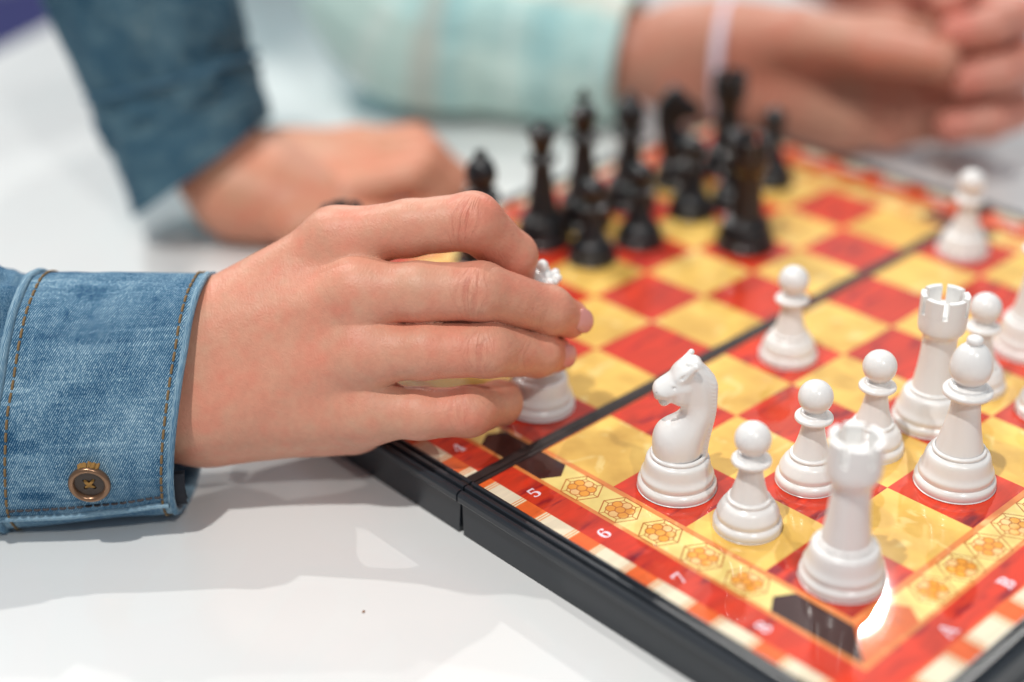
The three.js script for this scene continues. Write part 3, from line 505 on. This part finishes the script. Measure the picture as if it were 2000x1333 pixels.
{
  const map = denim(900, 1800, 900 / cuffLength, (u, v) => 0.38 * (smoothstep(3.5, 0, u) + smoothstep(cuffLength - 3.5, cuffLength, u)) * (0.4 + noise(v / 2.2, u, 4.5)) - 0.48 * smoothstep(0.5, 0.72, fbm(u / 14 + 7, v / 4.5, 2.5, 3)) * smoothstep(26, 6, Math.abs(u - 11)) + 0.3 * smoothstep(0.58, 0.72, fbm(u / 10 + 3, v / 3.4, 6.5, 3)) * smoothstep(22, 4, u) + 0.2 * smoothstep(0.6, 0.75, noise(u / 30, v / 0.9, 9.5)));
  map.repeat.set(1, 206 / (cuffLength * 2));
  const sleeve = part('shirt_sleeve', cloth([[[-215, 22, -322], 50, 40], [[-157.7, 20, -273.4], 47, 36], [[-130, 19, -247.5], 45, 31], [[-119.5, 18.6, -238], 38.5, 24.5]], tilt, (th, s) => [3.4 * (fbm(Math.cos(th) * 2.2 + 3, Math.sin(th) * 2.2 + 3, s * 5, 3) - 0.5) * 2 + (1.6 * Math.sin(th * 9 + 3 * Math.sin(th * 2)) * smoothstep(0.6, 0.93, s)), 4.5 * Math.cos(th)], 160, 90, [64, 64]), denimMat(tile), girl);
  sleeve.userData.label = 'faded denim sleeve gathered into the buttoned cuff';
  const cuff = part('shirt_cuff', cuffSheet(0, 1, 0, 2 * Math.PI, 0, -1.6, 90, 220), denimMat(map, { bumpMap: denimBump, bumpScale: 0.0002 }), girl);
  cuff.userData.label = 'washed blue denim cuff with brown stitching round the wrist';
  const hemMat = denimMat(denim(512, 512, 16, () => 0.45));
  part('hem', along((t) => cuffPoint(t * 6.2832, 1.0, -0.4), 90, 1.15), hemMat, cuff);
  part('hem', along((t) => cuffPoint(t * 6.2832, 0.005, 0.1), 90, 1.5), hemMat, cuff);
  part('placket_edge', along((t) => cuffPoint(TH(2.62), mix(0.0, 0.985, t), 0.5), 40, 1.0), hemMat, cuff);
  const thread = std({ color: rgb(0.22, 0.135, 0.055), roughness: 0.8 });
  const stitch = (f, n) => { const out = []; for (let i = 0; i < n; i++) { const g = along((t) => f((i + 0.14 + t * 0.72) / n, Math.sin(t * Math.PI)), 4, 0.42, 6); out.push(g); } return mergeGeometries(out); };
  part('stitching', stitch((t, h) => cuffPoint(t * 6.2832, 0.95, 0.05 + 0.35 * h), 62), thread, cuff);
  part('stitching', stitch((t, h) => cuffPoint(t * 6.2832, 0.08, 0.05 + 0.35 * h), 64), thread, cuff);
  part('stitching', stitch((t, h) => cuffPoint(TH(2.5), mix(0.08, 0.95, t), 0.1 + 0.3 * h), 18), std({ color: rgb(0.05, 0.045, 0.05), roughness: 0.8 }), cuff);
  // button
  const bth = TH(2.2), p = cuffPoint(bth, 0.56, 2.0), p2 = cuffPoint(bth, 0.56, 6), n = p2.clone().sub(p).normalize(), toNear = new THREE.Vector3(-0.45, 0.3, 0.6).normalize(); n.lerp(toNear, 0.4).normalize();
  const holes = [[1, 1], [1, -1], [-1, 1], [-1, -1]], circle = (x, y, q, n, d) => Array.from({ length: n }, (_, i) => new THREE.Vector2(x + q * Math.cos((d * i * 6.28318) / n), y + q * Math.sin((d * i * 6.28318) / n))), shape = new THREE.Shape(circle(0, 0, 5.2, 44, 1)); for (const [a, b] of holes) shape.holes.push(new THREE.Path(circle(a * 1.35, b * 1.35, 0.62, 12, -1)));
  const plate = new THREE.ExtrudeGeometry(shape, { depth: 1.0, bevelEnabled: false, curveSegments: 24 }); plate.scale(0.001, 0.001, 0.001);
  const button = part('button', plate, std({ color: rgb(0.042, 0.022, 0.012), roughness: 0.42, clearcoat: 0.15 }), cuff);
  button.position.copy(V(p.x, p.y, p.z)); button.quaternion.setFromUnitVectors(new THREE.Vector3(0, 0, 1), n);
  const rimT = new THREE.TorusGeometry(0.0055, 0.001, 12, 48); rimT.scale(1, 1, 1.3); rimT.translate(0, 0, 0.0011);
  const rimMesh = part('button_rim', rimT, std({ color: rgb(0.26, 0.15, 0.09), roughness: 0.28, metalness: 0.7 }), cuff); rimMesh.position.copy(button.position); rimMesh.quaternion.copy(button.quaternion);
  const yarn = std({ color: rgb(0.30, 0.16, 0.04), roughness: 0.85 }), xs = [];
  for (const [a, b] of [[1.35, 1.35], [1.35, -1.35]]) for (const o of [-0.25, 0.25]) xs.push(new THREE.TubeGeometry(new THREE.CatmullRomCurve3([[-a, -b, 0.6], [-a * 0.7 + o, -b * 0.7, 1.25], [o, o * 0.5, 1.55], [a * 0.7 + o, b * 0.7, 1.25], [a, b, 0.6]].map(([x, y, z]) => new THREE.Vector3(x / 1000, y / 1000, z / 1000))), 14, 0.00034, 6));
  const knot = part('button_thread', mergeGeometries(xs), yarn, cuff); knot.position.copy(button.position); knot.quaternion.copy(button.quaternion);
  const loops = []; for (let k = 0; k < 30; k++) { const a = 1.0 + rnd() * 1.1, r0 = 5.3 + rnd() * 0.6, r1 = r0 + 1.1 + rnd() * 0.8; loops.push(new THREE.TubeGeometry(new THREE.CatmullRomCurve3([[r0, -0.3], [(r0 + r1) / 2, 0.9 + rnd() * 0.5], [r1, -0.2]].map(([r, z]) => new THREE.Vector3(Math.cos(a) * r / 1000, Math.sin(a) * r / 1000, z / 1000))), 10, 0.00036, 6)); }
  const hole = part('buttonhole_thread', mergeGeometries(loops), yarn, cuff); hole.position.copy(button.position); hole.quaternion.copy(button.quaternion);
  const flap = part('black_strip', (() => { const g = new THREE.BufferGeometry(), P = [], I = []; const rows = 12; for (const o of [-2.4, -4]) for (let i = 0; i <= rows; i++) for (const s of [0.72, 1.075]) { const th = TH(mix(2.3, 3.0, i / rows)), q = cuffPoint(th, s, o), w = V(q.x, q.y, q.z); P.push(w.x, w.y, w.z); } for (let i = 0; i < rows; i++) for (const m of [0, 2 * (rows + 1)]) { const a = m + i * 2; I.push(a, a + 1, a + 2, a + 2, a + 1, a + 3); } g.setAttribute('position', new THREE.Float32BufferAttribute(P, 3)); g.setIndex(I); g.computeVertexNormals(); return g; })(), std({ color: rgb(0.012, 0.014, 0.022), roughness: 0.85 }), girl);  // plain black strip just inside the cuff end
  flap.userData.label = 'black strip peeking out of the cuff under the wrist';
}

// the same person's other arm, resting on the table behind
{
  const w = [46, 6, -373], R = [0.80, -0.02, 0.60], N = [0.60, 0, -0.80], at = (a, b, h, r) => [w[0] + R[0] * a + N[0] * b, w[1] + h + R[1] * a, w[2] + R[2] * a + N[2] * b, r];
  const palm = [[[37.5, 22, -385, 19], at(0, 0, 2, 19)], [at(0, 10, 4, 17), at(58, 30, 3, 11)], [at(0, 4, 4, 18), at(62, 12, 3, 11)], [at(0, -4, 2, 18), at(60, -6, 0, 11)], [at(0, -10, 0, 16), at(52, -22, -3, 10.5)], [at(5, -12, -4, 17), at(40, -26, -8, 13)]];
  const finger = (b, len, r) => [at(55, b, 2, r + 0.8), at(53 + len, b * 0.9, 6.5, r), at(51 + len * 1.4, b * 0.85, -6, r - 0.8), at(48 + len * 1.3, b * 0.8, -15, r - 1.5)];
  const f = [finger(30, 32, 8.8), finger(12, 36, 9), finger(-6, 34, 8.6), finger(-21, 28, 8), [at(30, -34, -8, 11), at(60, -36, -9, 9.5), at(88, -26, -10, 8.5)]];
  const [lo, hi] = bounds([...palm, ...f], 3);
  const hand = part('hand', netMesh(handField(palm, f, 9, 5), lo, hi, 1.3, skinColour([0.64, 0.285, 0.18], [])), skinMaterial(), girl); hand.userData.label = 'blurred second hand lying closed on the table';
  const shadedTile = denim(512, 512, 8, () => -0.24);  // same shirt as the reaching arm; its shade is put into the denim colour
  const s1 = part('shirt_sleeve', cloth([[[37.8, 14.2, -381.9], 36, 33], [[37.4, 26, -385.5], 36.5, 33], [[36.9, 38, -389.5], 37, 33.5], [[35.8, 58.1, -396], 39, 35], [[33.9, 99.8, -405.5], 42, 38], [[32, 160, -420], 46, 42]], new THREE.Vector3(0.73, 0, 0.68).normalize(), (th, s) => [2.2 * (fbm(Math.cos(th) * 2 + 3, Math.sin(th) * 2 + 3, s * 6, 3) - 0.5) * 2 * (s > 0.4 ? 2.4 : 0.7), 14 * Math.cos(th) * (1 - s)], 120, 80, [64, 64]), denimMat(shadedTile, { color: rgb(0.95, 0.88, 0.74) }), girl); s1.userData.label = 'blue denim sleeve of the resting arm, shade put into its colour';
  part('cuff_seam', along((t) => { const a = t * 6.2832, u = new THREE.Vector3(0.73, 0, 0.68).normalize(); return new THREE.Vector3(36, 54, -395).addScaledVector(u, 38.8 * Math.cos(a)).addScaledVector(new THREE.Vector3(-0.66, 0.2, 0.72).normalize(), 35.6 * Math.sin(a)).add(new THREE.Vector3(0, 8.5 * Math.cos(a), -2 * Math.cos(a))); }, 60, 1.7), denimMat(shadedTile, { color: rgb(1, 0.92, 0.8) }), s1);
}

{
  const g = new THREE.IcosahedronGeometry(0.00042, 2), p = g.attributes.position; for (let i = 0; i < p.count; i++) { const k = 0.7 + 0.6 * noise(p.getX(i) * 3000 + 5, p.getY(i) * 3000 + 5, p.getZ(i) * 3000 + 5); p.setXYZ(i, p.getX(i) * k * 1.3, p.getY(i) * k * 0.7, p.getZ(i) * k); } g.computeVertexNormals();
  const crumb = part('crumb', g, std({ color: rgb(0.30, 0.12, 0.04), roughness: 0.8 }), scene); crumb.position.copy(V(-82, -16.7, -113.5)); tag(crumb, 'tiny brown crumb on the white table in front of the board', 'crumb');
}
// ------------------------------------------------------------------ the opponent
{
  const t = thing('person', 'person in a mint plaid shirt resting clasped hands beyond the chessboard', 'person');
  const plaid = paint(512, 512, true, (x, y) => {
    const b = (v, p, w) => smoothstep(w, w * 0.6, Math.abs((((v / p) % 1) + 1) % 1 - 0.5)), wv = 0.94 + 0.12 * noise(x / 1.5, y / 1.5, 1.5);
    let r = 196, g = 224, bl = 217; const s1 = b(x, 256, 0.2) * 0.5 + b(y, 256, 0.2) * 0.5, s2 = b(x + 90, 256, 0.05) * 0.3 + b(y + 90, 256, 0.05) * 0.3, s3 = b(x + 150, 512, 0.05) * 0.28 + b(y + 200, 512, 0.05) * 0.28;
    r = mix(r, 162, s1); g = mix(g, 204, s1); bl = mix(bl, 204, s1); r = mix(r, 232, s2); g = mix(g, 238, s2); bl = mix(bl, 232, s2); r = mix(r, 225, s3); g = mix(g, 178, s3); bl = mix(bl, 158, s3);
    return [r * wv, g * wv, bl * wv];
  });
  const mint = std({ map: plaid, roughness: 0.9, specularIntensity: 0.3 });
  const OPP = [[[330, 260, -560], 66, 64], [[268, 165, -520], 62, 60], [[222, 70, -478], 55, 52], [[213, 32, -438], 46, 46], [[237, 24, -403], 41, 42], [[258, 20, -370], 37, 38], [[274, 18, -340], 34, 34]];
  const sl = part('shirt_sleeve', cloth(OPP, new THREE.Vector3(0.45, 0.75, 0.45).normalize(), (th, s) => [4 * (fbm(Math.cos(th) * 2 + 8, Math.sin(th) * 2 + 8, s * 9, 3) - 0.5) * 2, 0], 110, 100, [190, 190]), mint, t);
  sl.userData.label = 'mint plaid shirt sleeve lying along the table';
  const torso = new THREE.SphereGeometry(1, 48, 32); torso.scale(0.26, 0.212, 0.15); const tb = part('unseen_shirt_body', torso, std({ color: rgb(0.30, 0.66, 0.76), roughness: 0.9 }), t); tb.position.copy(V(420, 200, -830)); tb.rotation.y = 0.5; tb.userData.label = 'unseen pale blue shirt front, placed to tint the table by reflection';  // unseen torso, coloured and placed so its reflection tints the table blue
  const w = [288.7, 20, -317.1], palm = [[[262, 19, -362, 24], [288.7, 20, -317, 23]], [[290, 30, -315, 20], [334, 40, -222, 13]], [[290, 24, -315, 21], [334, 28, -208, 13]], [[290, 14, -315, 20], [331, 14, -208, 13]], [[290, 6, -315, 18], [326, 0, -214, 13]], [[296, 2, -300, 17], [318, -2, -235, 15]], [[292, 34, -300, 17], [302, 42, -254, 14]]];
  const curl = (a, dx, dz, r) => [[...a, r + 1], [a[0] + dx, a[1] + 3, a[2] + dz, r], [a[0] + dx + 22, a[1] - 2, a[2] + dz + 4, r - 1], [a[0] + dx + 26, a[1] - 3, a[2] + dz - 18, r - 2]];
  const f = [[[302, 42, -254, 13], [303, 45, -212, 11], [312, 45, -180, 9.5]], curl([334, 40, -222], 20, 32, 10.5), curl([334, 28, -208], 20, 32, 10.8), curl([331, 14, -208], 19, 30, 10.3), curl([326, 0, -214], 17, 26, 9.2)];
  const [lo, hi] = bounds([...palm, ...f], 3);
  const h1 = part('hand', netMesh(handField(palm, f, 10, 6), lo, hi, 1.5, skinColour([0.56, 0.255, 0.175], [])), skinMaterial(), t); h1.userData.label = 'blurred hand of the clasped pair with the pale wrist band';
  const palm2 = [[[372, 62, -300, 22], [372, 50, -240, 21]], [[374, 58, -240, 18], [366, 56, -190, 12]], [[374, 44, -240, 18], [366, 36, -182, 12]], [[374, 30, -240, 17], [364, 14, -184, 12]]];
  const wrap = (x, y, z, r) => [[x, y, z, r + 1], [x - 14, y + 2, z + 22, r], [x - 32, y + 1, z + 20, r - 0.8], [x - 44, y - 2, z + 8, r - 1.8]];
  const f2 = [wrap(366, 57, -188, 10), wrap(366, 36, -180, 10.4), wrap(364, 13, -182, 10), [[366, 60, -230, 12], [350, 66, -200, 10.5], [330, 66, -190, 9]]];
  const [lo2, hi2] = bounds([...palm2, ...f2], 3);
  const h2 = part('hand', netMesh(handField(palm2, f2, 10, 6), lo2, hi2, 1.5, skinColour([0.60, 0.25, 0.185], [57, 36, 13].map((y, i) => [322 - (i === 2 ? 2 : 0), y - 2, (i ? -172 : -180) - (i === 2 ? 2 : 0), 15, 1.1]))), skinMaterial(), t); h2.userData.label = 'blurred hand whose fingers wrap round the other hand';
  const br = new THREE.TorusGeometry(0.0305, 0.0026, 12, 60); const bracelet = part('bracelet', br, std({ color: rgb(0.72, 0.66, 0.76), roughness: 0.35 }), t); bracelet.position.copy(V(298, 22, -294)); bracelet.quaternion.setFromUnitVectors(new THREE.Vector3(0, 0, 1), new THREE.Vector3(26, 1, 47).normalize()); bracelet.userData.label = 'pale lilac band round the opponent\'s wrist';
}
renderer.render(scene, camera);
